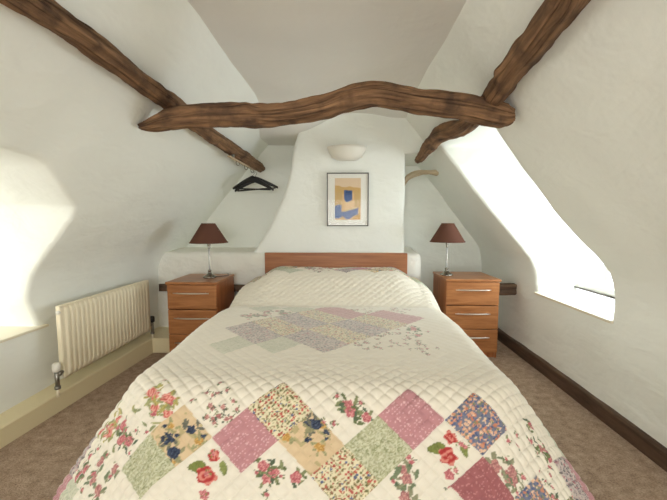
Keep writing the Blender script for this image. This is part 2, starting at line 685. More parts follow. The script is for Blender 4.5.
# windows
def window(name, x, y0, y1, z0, z1, side, casements=2):
    """frame standing in the plane X = x, glazed"""
    t = .05
    bm = bmesh.new()
    d0, d1 = (x, x + .06) if side > 0 else (x - .06, x)
    box(bm, d0, d1, y0, y1, z0, z0 + t, .004)
    box(bm, d0, d1, y0, y1, z1 - t, z1, .004)
    for k in range(casements + 1):
        yy = y0 + (y1 - y0 - t) * k / casements
        box(bm, d0 + .002, d1 - .002, yy, yy + t, z0 + t, z1 - t, .002)
    fr = from_bm(name, bm, M_WHITEPAINT, smooth=False)
    struct(fr)
    xm = (d0 + d1) / 2
    bm = bmesh.new()
    box(bm, xm - .003, xm + .003, y0 + .01, y1 - .01, z0 + .01, z1 - .01)
    from_bm('pane', bm, M_GLASS, fr, False)
    return fr


window('window_1', 1.90, 2.0, 3.25, .655, 1.45, 1)
window('window_2', -2.46, .8, 2.15, .52, 1.28, -1)
struct(boxo('wall_dormer_right', (1.895, 2.0, 1.9, 3.3, 1.43, 2.0), M_WALL, None, .002), 'plaster over the right dormer window')
struct(boxo('wall_dormer_left', (-2.55, -2.455, .7, 2.2, 1.26, 1.65), M_WALL, None, .002), 'plaster over the left dormer window')
struct(boxo('trim_1', (1.882, 1.90, 2.2, 3.1, .652, .662), M_FRAME, None, .001), 'dark strip drawn as the shadow line at the foot of the right dormer window')  # thin dark bar standing in for the shadow line under the window
# closing strip under the right window, then the painted sill boards
struct(boxo('trim_2', (1.552, 1.93, 2.085, 2.93, .596, .614), M_SILL, None, .004))
bm = bmesh.new()
v = [(-1.885, .80), (-1.885, 2.14), (-2.5, 2.14), (-2.5, .80)]
struct(boxo('trim_3', (-2.50, -1.87, .84, 2.085, .540, .556), M_SILL, None, .004))
added_win_bm = bmesh.new()  # unseen window added behind the camera so the bed foot gets light
for dims in ((-.95, .75, YB - .04, YB + .03, .70, .76), (-.95, .75, YB - .04, YB + .03, 1.74, 1.80), (-.95, -.89, YB - .038, YB + .028, .76, 1.74), (.69, .75, YB - .038, YB + .028, .76, 1.74), (-.13, -.07, YB - .038, YB + .028, .76, 1.74)):
    box(added_win_bm, *dims, bev=.004)
fr = struct(from_bm('added_gable_window', added_win_bm, M_WHITEPAINT, smooth=False))
from_bm('pane', box(bmesh.new(), -.92, .72, YB - .01, YB - .004, .72, 1.78), M_GLASS, fr, False)


# skirtings
def prism_y(name, prof, y0, y1, m, wob=0.004, n=60, bev=.004):
    bm = bmesh.new()
    rings = []
    for i in range(n + 1):
        y = y0 + (y1 - y0) * i / n
        rings.append([bm.verts.new((x + wob * noise.noise(Vector((y * 1.3, k * .2, 3))), y, z + wob * .6 * noise.noise(Vector((y * 1.7, k * .2, 9))) * (1 if z > .01 else 0))) for k, (x, z) in enumerate(prof)])
    for a, b in zip(rings, rings[1:]):
        for k in range(len(prof)):
            bm.faces.new((a[k], a[(k + 1) % len(prof)], b[(k + 1) % len(prof)], b[k]))
    bm.faces.new(list(reversed(rings[0])))
    bm.faces.new(rings[-1])
    bmesh.ops.recalc_face_normals(bm, faces=bm.faces)
    return from_bm(name, bm, m, smooth=False)


struct(prism_y('baseboard_right', [(1.535, 0), (1.533, .085), (1.540, .097), (1.60, .105), (1.62, 0)], YB + .1, 4.1, M_DARKWOOD, .008), 'dark timber skirting along the right wall')
# the left skirting is a cream boxed ledge, deeper near the camera
bm = bmesh.new()
rings = []
for i in range(61):
    y = YB + .1 + (3.06 - YB - .1) * i / 60
    xf = interp(y, (-2.3, 1.7, 3.05), (-1.96, -1.865, -1.775)) if False else interp(y, (-2.3, 1.7, 3.05), (-1.84, -1.825, -1.765))
    h = interp(y, (-2.3, 1.7, 3.05), (.10, .112, .135))
    pr_ = [(xf, 0), (xf, h - .008), (xf - .006, h), (-1.905, h + .03), (-1.96, h + .05), (-1.96, 0)]
    rings.append([bm.verts.new((x, y, z)) for x, z in pr_])
for a, b in zip(rings, rings[1:]):
    for k in range(6):
        bm.faces.new((a[k], a[(k + 1) % 6], b[(k + 1) % 6], b[k]))
bm.faces.new(list(reversed(rings[0])))
bm.faces.new(rings[-1])
bmesh.ops.recalc_face_normals(bm, faces=bm.faces)
struct(from_bm('baseboard_left', bm, M_CREAM, smooth=False), 'cream painted boxed skirting under the radiator')
struct(boxo('baseboard_back', (-1.95, -1.52, 3.04, 3.40, 0, .137), M_CREAM, None, .006), 'cream boxed skirting turning along the back')


# ------------------------------------------------------------------ timbers
def timber(name, pts, wh, m, parent=None, n=26, sub=10, rough=.006, twist=0.0, up=(0, 0, 1), square=3.2, seed=0, taper_ends=(1, 1), knots=()):
    """uneven hewn timber along a spline; wh = list of (width, height)"""
    n = int(n * 1.7)
    P = catmull(pts, sub * 2)
    L = len(P)
    ks = np.linspace(0, len(wh) - 1, L)
    W = np.interp(ks, range(len(wh)), [a for a, b in wh])
    Hh = np.interp(ks, range(len(wh)), [b for a, b in wh])
    bm = bmesh.new()
    uvl = bm.loops.layers.uv.new('UVMap')
    rings = []
    dist = [0.0]
    for i in range(1, L):
        dist.append(dist[-1] + (P[i] - P[i - 1]).length)
    up = Vector(up)
    for i, p in enumerate(P):
        d = (P[min(i + 1, L - 1)] - P[max(i - 1, 0)]).normalized()
        a = d.cross(up).normalized()
        b = a.cross(d).normalized()
        w, h = W[i] / 2, Hh[i] / 2
        e = 1.0
        if i == 0:
            e = taper_ends[0]
        if i == L - 1:
            e = taper_ends[1]
        row = []
        for k in range(n):
            th = 2 * math.pi * k / n + twist * i / L
            c, s = math.cos(th), math.sin(th)
            r = (abs(c) ** square + abs(s) ** square) ** (-1 / square)
            q = Vector((c * r, s * r))
            nz = noise.noise(Vector((dist[i] * 5 + seed, q.x * 1.6, q.y * 1.6))) * rough * 1.8
            nz += noise.noise(Vector((dist[i] * 3 + seed, q.x * 7, q.y * 7))) * rough * 1.1
            nz += noise.noise(Vector((dist[i] * 14 + seed, q.x * 5, q.y * 5))) * rough * 0.8
            nz -= max(0, noise.noise(Vector((dist[i] * 2.2 + seed, q.x * 14, q.y * 14 + 9))) - .15) * rough * 1.3
            for (kd, kth, kr, ka) in knots:
                dd = ((dist[i] - kd) / kr) ** 2 + (((th - kth + math.pi) % (2 * math.pi) - math.pi) * w / kr) ** 2
                nz += ka * math.exp(-dd)
            off = a * (q.x * (w + nz)) + b * (q.y * (h + nz))
            row.append(bm.verts.new(p + off * e))
        rings.append(row)
    for i in range(L - 1):
        for k in range(n):
            f = bm.faces.new((rings[i][k], rings[i][(k + 1) % n], rings[i + 1][(k + 1) % n], rings[i + 1][k]))
            uvs = [(dist[i], k / n), (dist[i], (k + 1) / n), (dist[i + 1], (k + 1) / n), (dist[i + 1], k / n)]
            for lp, uv in zip(f.loops, uvs):
                lp[uvl].uv = (uv[0] + seed, uv[1])
    f0 = bm.faces.new(list(reversed(rings[0])))
    f1 = bm.faces.new(rings[-1])
    for f in (f0, f1):
        for lp in f.loops:
            lp[uvl].uv = (lp.vert.co.y * .5 + seed, lp.vert.co.z * 2)
    bmesh.ops.recalc_face_normals(bm, faces=bm.faces)
    return from_bm(name, bm, m, parent)


# collar beam, crooked, with a sharpened left end
cb = [(-1.135, 1.92, 1.712), (-1.08, 1.92, 1.722), (-.98, 1.915, 1.745), (-.85, 1.91, 1.757), (-.578, 1.90, 1.764), (-.361, 1.90, 1.760), (-.146, 1.90, 1.792),
      (-.013, 1.90, 1.837), (.146, 1.90, 1.859), (.33, 1.90, 1.829), (.488, 1.90, 1.806), (.62, 1.90, 1.786), (.74, 1.90, 1.760), (.81, 1.90, 1.742), (.858, 1.90, 1.742)]
cw = [(.03, .022), (.06, .05), (.09, .095), (.11, .105), (.12, .108), (.12, .108), (.12, .108), (.12, .106), (.12, .108), (.12, .118), (.12, .125), (.12, .126), (.12, .122), (.115, .11), (.06, .06)]
tag(timber('collar_beam', cb, cw, M_BEAM, n=40, sub=12, rough=.008, seed=2.0, square=2.8, taper_ends=(.5, .8),
           knots=[(.62, .3, .03, .012), (1.45, 3.4, .03, -.012), (1.75, 2.9, .025, -.014), (1.1, 3.3, .03, .008)]),
    'crooked dark oak collar beam spanning the room between the two purlins', 'beam')
lp = [(-.985, -2.27, 1.83), (-.965, -1.6, 1.84), (-.98, -.9, 1.828), (-.97, -.2, 1.838), (-.962, .40, 1.85), (-.958, .947, 1.856), (-.955, 1.203, 1.858), (-.957, 1.394, 1.857), (-.960, 1.585, 1.853), (-.966, 1.833, 1.846), (-.972, 2.05, 1.84), (-.985, 2.365, 1.825), (-.98, 2.8, 1.812), (-.955, 3.3, 1.79), (-.93, 3.78, 1.77)]
lw = [(.13, .13)] * 4 + [(.10, .09), (.10, .08), (.095, .075), (.09, .075), (.085, .075), (.085, .08), (.10, .10), (.10, .09), (.10, .095), (.10, .10), (.10, .095)]
tag(timber('purlin_beam', lp, lw, M_BEAM, sub=12, n=30, rough=.007, seed=11.0, up=(.76, 0, .65), knots=[(3.7, 3.6, .03, .012), (4.2, 3.0, .025, .01)]),
    'long old oak purlin along the left ceiling slope, holding the hanger rail', 'beam', 'purlins along the slopes')
rp = [(.67, -2.27, 1.92), (.66, -1.6, 1.93), (.675, -.9, 1.915), (.66, -.2, 1.93), (.665, .45, 1.925), (.674, 1.026, 1.922), (.691, 1.178, 1.901), (.706, 1.375, 1.881), (.717, 1.545, 1.868), (.738, 1.782, 1.841), (.752, 1.96, 1.822), (.754, 2.2, 1.81), (.745, 2.434, 1.822), (.70, 2.7, 1.850), (.695, 3.1, 1.83), (.685, 3.43, 1.785)]
rw = [(.13, .13)] * 4 + [(.13, .12), (.13, .12), (.125, .118), (.12, .112), (.12, .11), (.12, .115), (.10, .10), (.105, .095), (.11, .10), (.12, .115), (.12, .11), (.08, .07)]
tag(timber('purlin_beam', rp, rw, M_BEAM, sub=12, n=30, rough=.0065, seed=23.0, up=(-.76, 0, .65), square=2.6, knots=[(3.9, 2.6, .04, .015), (4.3, 3.4, .03, .014), (4.5, 2.0, .05, -.010)]),
    'thick knotty oak purlin along the right ceiling slope above the dormer', 'beam', 'purlins along the slopes')
# horizontal bonding timber in the back masonry
tag(timber('wall_timber', [(-1.845, 3.352, .545), (-1.4, 3.360, .546), (-1.0, 3.365, .541), (-.78, 3.368, .538)], [(.05, .068)] * 4, M_STUB, sub=6, n=20, rough=.003, seed=31, square=6),
    'dark horizontal timber set in the back wall behind the left bedside cabinet', 'timber')
tag(timber('wall_timber', [(1.34, 3.30, .562), (1.45, 3.30, .563), (1.585, 3.30, .565)], [(.07, .105)] * 3, M_STUB, sub=6, n=20, rough=.003, seed=37, square=6),
    'short dark timber end between the right bedside cabinet and the right wall', 'timber')
# bare branch-like timber in the right alcove
tag(timber('alcove_branch', [(.575, 3.75, 1.565), (.64, 3.72, 1.655), (.74, 3.70, 1.695), (.84, 3.70, 1.70), (.935, 3.70, 1.695)], [(.05, .045), (.05, .05), (.05, .05), (.055, .05), (.07, .065)], M_PALEWOOD, sub=8, n=16, rough=.006, seed=41, square=2.2),
    'pale curved branch timber across the right alcove beside the chimney breast', 'branch')

# ------------------------------------------------------------------ radiator
R = empty('radiator', (-1.755, 2.525, .22))
tag(R, 'cream ribbed panel radiator mounted on the left wall below the slope', 'radiator')
RL, RH = .96, .455
bm = bmesh.new()
ny, nz_ = 264, 22
grid = []
for i in range(ny + 1):
    y = -RL / 2 + RL * i / ny
    row = []
    for j in range(nz_ + 1):
        tz = j / nz_
        z = RH * tz
        edge = sm(.0, .09, tz) * sm(1.0, .91, tz) * sm(-RL / 2 + .015, -RL / 2 + .035, y) * sm(RL / 2 - .015, RL / 2 - .035, y)
        ph = (y / .0415) % 1.0
        rib = sm(.05, .25, ph) * sm(.95, .75, ph)
        x = .000 + .011 * rib * edge + .004 * (1 - edge) * 0
        if tz < .03 or tz > .97:
            x -= .004
        row.append(bm.verts.new((x, y, z)))
    grid.append(row)
for i in range(ny):
    for j in range(nz_):
        bm.faces.new((grid[i][j], grid[i + 1][j], grid[i + 1][j + 1], grid[i][j + 1]))
bk = [bm.verts.new(p) for p in ((-.012, -RL / 2, 0), (-.012, RL / 2, 0), (-.012, RL / 2, RH), (-.012, -RL / 2, RH))]
bm.faces.new(bk)
c = [grid[0][0], grid[-1][0], grid[-1][-1], grid[0][-1]]
bm.faces.new([bk[0], bk[1]] + [grid[i][0] for i in range(ny, -1, -1)])
bm.faces.new([bk[2], bk[3]] + [grid[i][-1] for i in range(0, ny + 1)])
bm.faces.new([bk[3], bk[0]] + [grid[0][j] for j in range(0, nz_ + 1)])
bm.faces.new([bk[1], bk[2]] + [grid[-1][j] for j in range(nz_, -1, -1)])
from_bm('front_panel', bm, M_RAD, R)
boxo('side_panel', (-.030, -.004, -RL / 2 - .003, -RL / 2 + .004, .03, RH + .004), M_RAD, R, .001)
boxo('side_panel', (-.030, -.004, RL / 2 - .004, RL / 2 + .003, .03, RH + .004), M_RAD, R, .001)
bm = bmesh.new()
box(bm, -.030, -.002, -RL / 2, RL / 2, RH - .001, RH + .004)
for k in range(44):
    y = -RL / 2 + .02 + k * (RL - .04) / 43
    box(bm, -.026, -.008, y - .003, y + .003, RH + .003, RH + .006)
from_bm('top_grille', bm, M_RAD, R, False)
boxo('bracket', (-.10, -.011, -.3, -.26, .1, .38), M_RAD, R)
boxo('bracket', (-.10, -.011, .26, .30, .1, .38), M_RAD, R)
for s in (-1, 1):
    y = s * (RL / 2)
    bm = bmesh.new()
    tube(bm, [(-.012, y, .045), (-.012, y + s * .045, .045)], .011, 12)
    tube(bm, [(-.012, y + s * .045, -.045), (-.012, y + s * .045, .075)], .012, 12)
    tube(bm, [(-.012, y + s * .045, -.045), (-.012, y + s * .045, -.028)], .017, 8)
    tube(bm, [(-.012, y + s * .022, .045), (-.012, y + s * .036, .045)], .017, 8)
    vl = from_bm('valve', bm, M_BRASS, R)
    bm = bmesh.new()
    lathe(bm, [(.010, .062), (.021, .068), (.023, .085), (.022, .112), (.016, .118), (.0, .118)], 18, cx=-.012, cy=y + s * .045)
    from_bm('valve_cap', bm, M_VALVE if s < 0 else M_BLACK, vl)
    bm = bmesh.new()
    tube(bm, [(-.012, y + s * .045, -.095), (-.012, y + s * .045, -.03)], .0085, 10)
    from_bm('pipe', bm, M_RAD, R)
bm = bmesh.new()
tube(bm, [(-.012, -RL / 2 - .012, RH - .035), (-.012, -RL / 2 + .002, RH - .035)], .012, 12)
from_bm('bleed_plug', bm, M_VALVE, R)


# ------------------------------------------------------------------ bedside cabinets
def cabinet(name, loc, w, d, h, label, group):
    """loc = front-left bottom corner"""
    r = empty(name, loc)
    tag(r, label, 'bedside cabinet', group)
    hw = w
    bm = bmesh.new()
    box(bm, 0, .016, .018, d, 0, h - .02, .001)
    box(bm, w - .016, w, .018, d, 0, h - .02, .001)
    box(bm, .016, w - .016, d - .01, d, .05, h - .02)
    box(bm, .016, w - .016, .02, d - .01, .045, .06)
    from_bm('carcass', bm, M_CHERRYV, r, False)
    boxo('plinth', (.016, w - .016, .03, .045, 0, .048), M_CHERRYV, r, .001)
    bm = bmesh.new()
    box(bm, -.008, w + .008, -.012, d, h - .022, h, .006, 3)
    from_bm('cabinet_top', bm, M_CHERRY, r, False)
    dh = (h - .022 - .05) / 3
    for k in range(3):
        z1 = h - .026 - k * dh
        z0 = z1 - dh + .006
        bm = bmesh.new()
        box(bm, .002, w - .002, 0, .018, z0, z1, .004, 3)
        dr = from_bm('drawer', bm, M_CHERRY, r, False)
        bm = bmesh.new()
        L = .15
        zc = z1 - dh * .32
        pts = [(w / 2 + L * t, -.014 - .012 * (1 - t * t), zc) for t in [x / 8 for x in range(-8, 9)]]
        tube(bm, pts, [.0035 + .0025 * (1 - (x / 8) ** 2) for x in range(-8, 9)], 10)
        for s in (-.8, .8):
            tube(bm, [(w / 2 + L * s, 0, zc), (w / 2 + L * s, -.018, zc)], .004, 8)
        hd = from_bm('handle', bm, M_HANDLE, dr)
        hd['label'] = 'slim satin steel bar handle'
    return r


CG = 'bedside cabinets either side of the bed'
CLX, CLY, CRX, CRY, CH = -1.487, 2.80, .862, 3.03, .70
cabinet('bedside_cabinet', (CLX, CLY, 0), .415, .45, CH, 'three-drawer cherry bedside cabinet on the radiator side of the bed', CG)
cabinet('bedside_cabinet', (CRX, CRY, 0), .455, .46, CH, 'three-drawer cherry bedside cabinet on the side of the bed beside the dark skirting', CG)


# ------------------------------------------------------------------ lamps
def lamp(loc, label, rs=.162):
    r = empty('table_lamp', loc)
    tag(r, label, 'lamp', 'matching table lamps on the bedside cabinets')
    bm = bmesh.new()
    lathe(bm, [(.0, .0), (.056, .0), (.059, .004), (.057, .010), (.046, .018), (.030, .026), (.020, .036), (.014, .045), (.012, .052), (.016, .058), (.016, .064), (.008, .070), (.0, .070)], 36)
    from_bm('lamp_base', bm, M_CHROME, r)
    bm = bmesh.new()
    lathe(bm, [(.0, .068), (.0075, .068), (.0075, .262), (.0, .262)], 16)
    from_bm('stem', bm, M_STEM, r)
    bm = bmesh.new()
    lathe(bm, [(.0, .258), (.011, .258), (.013, .268), (.009, .276), (.014, .286), (.014, .30), (.011, .33), (.016, .335), (.016, .375), (.0, .375)], 20)
    from_bm('lamp_holder', bm, M_CHROME, r)
    bm = bmesh.new()
    lathe(bm, [(rs, .310), (rs * .36, .478)], 48)
    lathe(bm, [(rs + .002, .308), (rs + .002, .315), (rs * .995, .316)], 48)
    lathe(bm, [(rs * .36 + .002, .472), (rs * .36 + .001, .480), (rs * .36 - .003, .480)], 48)
    sh = from_bm('lamp_shade', bm, M_SHADE, r)
    bm = bmesh.new()
    lathe(bm, [(rs - .003, .310), (rs * .36 - .003, .479)], 48)
    from_bm('shade_lining', bm, M_SHADEIN, sh)
    bm = bmesh.new()
    for k in range(3):
        a = k * 2.094 + .4
        tube(bm, [(.015 * math.cos(a), .015 * math.sin(a), .375), (rs * .37 * math.cos(a), rs * .37 * math.sin(a), .47)], .0015, 6)
    from_bm('shade_carrier', bm, M_CHROME, sh)
    return r


lampL = lamp((-1.218, 3.04, CH), 'brown shaded table lamp on the bedside cabinet near the radiator')
bm = bmesh.new()
tube(bm, catmull([(.05, .01, .006), (.09, .05, .004), (.13, .11, .004), (.10, .18, .004), (.095, .20, .004)], 6), .0028, 8)
from_bm('cable', bm, M_CABLE, lampL)
lamp((.922, 3.25, CH), 'brown shaded table lamp on the bedside cabinet near the right dormer', .155)

# ------------------------------------------------------------------ picture
P = empty('framed_picture', (.006, 3.425, 1.15))
tag(P, 'dark framed abstract print in blue and ochre on the chimney breast above the bed', 'picture')
pw, phh = .402, .512
bm = bmesh.new()
f = .009
for d in ((-pw / 2, pw / 2, -.02, .0, 0, f), (-pw / 2, pw / 2, -.02, .0, phh - f, phh), (-pw / 2, -pw / 2 + f, -.02, .0, 0, phh), (pw / 2 - f, pw / 2, -.02, .0, 0, phh)):
    box(bm, *d, bev=.0015)
from_bm('frame', bm, M_FRAME, P, False)
boxo('mount', (-pw / 2 + .004, pw / 2 - .004, -.008, -.002, .004, phh - .004), M_MAT, P, 0)
NX, NZ = 72, 110
ax0, ax1, az0, az1 = -.124, .126, .062, .462
verts = np.zeros(((NX + 1) * (NZ + 1), 3))
uu, vv = np.meshgrid(np.linspace(0, 1, NX + 1), np.linspace(0, 1, NZ + 1))
verts[:, 0] = (ax0 + (ax1 - ax0) * uu).ravel()
verts[:, 1] = -.0095
verts[:, 2] = (az0 + (az1 - az0) * vv).ravel()
idx = np.arange((NX + 1) * (NZ + 1)).reshape(NZ + 1, NX + 1)
faces = np.stack([idx[:-1, :-1], idx[:-1, 1:], idx[1:, 1:], idx[1:, :-1]], -1).reshape(-1, 4)
me = bpy.data.meshes.new('art_print')
me.from_pydata(verts.tolist(), [], faces.tolist())


def vnoise(x, y, seed=0):
    x = np.asarray(x, dtype=np.float64)
    y = np.asarray(y, dtype=np.float64)
    xi, yi = np.floor(x), np.floor(y)
    fx, fy = x - xi, y - yi
    fx, fy = fx * fx * (3 - 2 * fx), fy * fy * (3 - 2 * fy)

    def h(a, b):
        s = np.sin(a * 127.1 + b * 311.7 + seed * 74.7) * 43758.5453
        return s - np.floor(s)
    return (h(xi, yi) * (1 - fx) + h(xi + 1, yi) * fx) * (1 - fy) + (h(xi, yi + 1) * (1 - fx) + h(xi + 1, yi + 1) * fx) * fy


def rnd(a, b, seed=0):
    s = np.sin(a * 127.1 + b * 311.7 + seed * 74.7) * 43758.5453
    return s - np.floor(s)


L3 = lambda r, g, b: np.array(lin(r, g, b)[:3])
u1, v1 = uu.ravel(), vv.ravel()
nn = vnoise(u1 * 7, v1 * 9, 3) * .05
col = np.tile(L3(222, 198, 168), (len(u1), 1))
col[v1 + nn < .82 - .05 * (u1 - .5)] = L3(206, 170, 112)
col[v1 + nn < .66] = L3(222, 190, 142)
mk = (v1 + nn < .70) & (v1 > .30) & ((u1 < .28) | (u1 > .74))
col[mk] = L3(204, 172, 120)
col[(v1 + nn < .18) & (u1 > .7)] = L3(206, 168, 110)
mk = (np.abs(u1 - .53 + nn * .6) < .155) & (v1 > .40 + ((u1 - .52) * 2.2) ** 2 * .6 + nn) & (v1 < .70 + nn * .4)
col[mk] = L3(88, 108, 152)
mk2 = mk & (v1 > .60) & (np.abs(u1 - .53) < .12)
col[mk2] = L3(70, 90, 132)
mk = (u1 < .24 + nn) & (v1 < .33 + nn) & (v1 > .03 + nn)
col[mk] = L3(82, 102, 148)
mk = (u1 < .84 + nn * 2) & (u1 > .15) & (v1 > .04 + nn + .05 * np.sin(u1 * 9)) & (v1 < .17 + .20 * np.clip(u1 - .45, 0, 1) + nn)
col[mk] = L3(94, 112, 154)
ca = me.color_attributes.new('Col', 'FLOAT_COLOR', 'POINT')
ca.data.foreach_set('color', np.concatenate([col, np.ones((len(col), 1))], 1).ravel())
link('art_print', me, M_PRINT, P, False)
boxo('glass_pane', (-pw / 2 + .006, pw / 2 - .006, -.015, -.013, .006, phh - .006), M_PICGLASS, P, 0)

# ------------------------------------------------------------------ wall light
W = empty('wall_light', (-.003, 3.43, 1.775))
tag(W, 'white ceramic half-bowl uplighter on the chimney breast above the picture', 'wall light')
bm = bmesh.new()
prof = [(.0, .0), (.055, .0), (.095, .006), (.135, .032), (.165, .068), (.182, .100), (.192, .128), (.186, .130), (.176, .10), (.155, .066), (.12, .034), (.08, .016), (.0, .014)]
lathe(bm, prof, 40, a0=math.pi, a1=2 * math.pi)
for v in bm.verts:
    v.co.y *= .72
from_bm('bowl', bm, M_CERAMIC, W)
boxo('back_plate', (-.15, .15, -.008, .012, .03, .12), M_CERAMIC, W)

# ------------------------------------------------------------------ hanger rail and coat hangers
RA = empty('hanger_rail', (-.955, 3.36, 1.705))
tag(RA, 'thin wooden rail with small hooks fixed under the left purlin', 'rail')
bm = bmesh.new()
box(bm, -.012, .012, -.52, .24, .010, .022, .002)
from_bm('rail_strip', bm, M_PALEWOOD, RA, False)
boxo('rail_bracket', (-.01, .01, -.42, -.40, .018, .05), M_BRASS, RA)
boxo('rail_bracket', (-.01, .01, .16, .18, .018, .05), M_BRASS, RA)
for y in (-.33, -.08, .13):
    bm = bmesh.new()
    tube(bm, catmull([(0, y, .014), (0, y, -.012), (.012, y, -.028), (.026, y, -.022), (.028, y, -.006)], 5), .0032, 8)
    from_bm('hook', bm, M_CHROME, RA)


def hanger(loc, rot, label, hh=1.0):
    r = empty('coat_hanger', loc)
    r.rotation_euler = rot
    tag(r, label, 'coat hanger', 'black coat hangers on the rail')
    bm = bmesh.new()
    sec = []
    pts = []
    n = 24
    for i in range(n + 1):
        t = -1 + 2 * i / n
        x = .215 * t
        z = -.045 - .085 * abs(t) ** 1.15 + (.012 * math.cos(t * math.pi * .5))
        pts.append((x, .016 * abs(t) ** 2, z))
    rings = []
    for i, p in enumerate(pts):
        t = abs(-1 + 2 * i / n)
        hz = .020 * (1 - t) + .011
        hy = .007 + .010 * t ** 1.5
        rings.append([bm.verts.new((p[0], p[1] + hy * a, p[2] + hz * b)) for a, b in ((-1, -.7), (-.6, -1), (.6, -1), (1, -.7), (1, .5), (.5, 1), (-.5, 1), (-1, .5))])
    for a, b in zip(rings, rings[1:]):
        for k in range(8):
            bm.faces.new((a[k], a[(k + 1) % 8], b[(k + 1) % 8], b[k]))
    bm.faces.new(rings[0])
    bm.faces.new(rings[-1])
    bmesh.ops.recalc_face_normals(bm, faces=bm.faces)
    from_bm('shoulders', bm, M_BLACK, r)
    bm = bmesh.new()
    tube(bm, [(-.19, .012, -.132), (.19, .012, -.132)], .0075, 10)
    from_bm('trouser_bar', bm, M_BLACK, r)
    bm = bmesh.new()
    tube(bm, catmull([(0, 0, -.035), (0, 0, -.008), (.006, 0, .004), (.018, 0, .018), (.014, 0, .036), (0, 0, .042), (-.013, 0, .036), (-.015, 0, .026)], 5), .0018, 8)
    hk = from_bm('hook', bm, M_CHROME, r)
    hk['label'] = 'thin metal hook'
    return r


hanger((-.925, 3.44, 1.645), (0, .05, -.22), 'black coat hanger on the rail, the nearer one with the higher right shoulder')
hanger((-.925, 3.53, 1.650), (0, -.09, .12), 'black coat hanger on the rail, partly hidden behind the other hanger')

# ------------------------------------------------------------------ bed
BC = -.105
BED = empty('double_bed', (BC, 2.4, 0))
tag(BED, 'double bed with a low walnut headboard, covered by the patchwork quilt', 'bed')
bm = bmesh.new()
box(bm, -.682, .676, .903, .94, .36, .898, .006, 3)
from_bm('headboard', bm, M_BEDWOOD, BED, False)
boxo('leg', (-.66, -.60, 0.905, .94, 0, .38), M_BEDWOOD, BED)
boxo('leg', (.60, .66, 0.905, .94, 0, .38), M_BEDWOOD, BED)
boxo('side_rail', (-.70, -.67, -.93, .903, .20, .40), M_BEDDARK, BED)
boxo('side_rail', (.67, .70, -.93, .903, .20, .40), M_BEDDARK, BED)
boxo('foot_rail', (-.72, .72, -1.06, -.93, .10, .40), M_BEDDARK, BED, .02, 4)
boxo('leg', (-.70, -.62, -1.0, -.93, 0, .2), M_BEDDARK, BED)
boxo('leg', (.62, .70, -1.0, -.93, 0, .2), M_BEDDARK, BED)
bm = bmesh.new()
box(bm, -.69, .69, -.98, .88, .34, .535, .05, 4)
from_bm('mattress', bm, M_MATTRESS, BED)

# ------------------------------------------------------------------ quilt
A, Y0, RR, PH = .70, 1.335, .13, math.radians(64)
CR = .13            # plan radius of the mattress corner
YH = 3.295
D = .238
VS = .86            # foreshortening of the cloth where it is puckered over the foot


def ztop(Y, X):
    base = .572 + .008 * np.sin(Y * 5.0) * np.cos(X * 4) + .012 * np.exp(-((Y - 2.1) / .4) ** 2)
    t = np.clip((Y - 2.56) / .40, 0, 1)
    p = t * t * (3 - 2 * t)
    pil = .195 * p - .03 * np.clip((Y - 3.2) / .2, 0, 1) ** 2
    mid = 1 - .03 * np.exp(-((X - BC) / .09) ** 2)      # the dip between two pillows
    sd_ = np.clip((np.abs(X - BC) - .50) / .32, 0, 1)
    mid = mid * (1 - .75 * sd_ * sd_ * (3 - 2 * sd_))
    valley = -.018 * np.exp(-((Y - 2.56) / .06) ** 2)
    return base + pil * mid + valley


# arclength along the bed for v < 0
Yt = np.linspace(Y0, YH, 800)
zt_ = ztop(Yt, np.full_like(Yt, BC + .3))
arc = np.concatenate([[0], np.cumsum(np.hypot(np.diff(Yt), np.diff(zt_)))])
VH = -arc[-1]


def quilt_pos(u, v):
    """cloth coordinates -> room; u across, v towards the camera (0 where the foot starts to fall)"""
    Yv = np.where(v <= 0, np.interp(-v, arc, Yt), Y0 - v)
    # nearest point of the rounded-rectangle bed top
    au = np.abs(u)
    cu, cv = A - CR, -CR
    du, dv = np.maximum(au - cu, 0), np.maximum(v - cv, 0)
    corner = (au > cu) & (v > cv)
    rad = np.hypot(du, dv)
    d = np.where(corner, rad - CR, np.maximum(au - A, v - 0.0))
    d = np.where((~corner) & (au <= cu), v, d)
    d = np.where((~corner) & (v <= cv), au - A, d)
    d = np.maximum(d, 0)
    nx = np.where(corner, du / np.maximum(rad, 1e-6), np.where(v <= cv, 1.0, 0.0)) * np.sign(u)
    nv = np.where(corner, dv / np.maximum(rad, 1e-6), np.where(v <= cv, 0.0, 1.0))
    bu, bv = u - nx * d, v - nv * d
    bY = np.where(bv <= 0, np.interp(-bv, arc, Yt), Y0 - bv)
    bX = bu + BC
    zt = ztop(np.maximum(bY, Y0), bX)
    # how far the fall starts: profile in (out, down)
    pillow = np.clip((bY - 2.6) / .35, 0, 1)
    back = np.clip((bY - 1.5) / 1.2, 0, 1)
    ph = PH + (np.radians(54) + np.radians(33) * back - PH) * np.abs(nx)
    al = RR * ph
    e = np.maximum(d - al, 0)
    out = np.where(d < al, RR * np.sin(d / RR), RR * np.sin(ph) + e * np.cos(ph))
    dn = np.where(d < al, RR * (1 - np.cos(d / RR)), RR * (1 - np.cos(ph)) + e * np.sin(ph))
    s = bX * 1.0 + bY * 1.0
    fold = np.clip(e / .3, 0, 1)
    out = out + fold * (.014 * np.sin(bY * 15 + 1.1) * np.abs(nx) + .010 * np.sin(bX * 13 + .7) * nv)
    X = bX + nx * out
    Y = bY - nv * out
    Z = zt - dn
    Z = np.maximum(Z, .012)
    return X, Y, Z, d, bX, bY, nx, nv


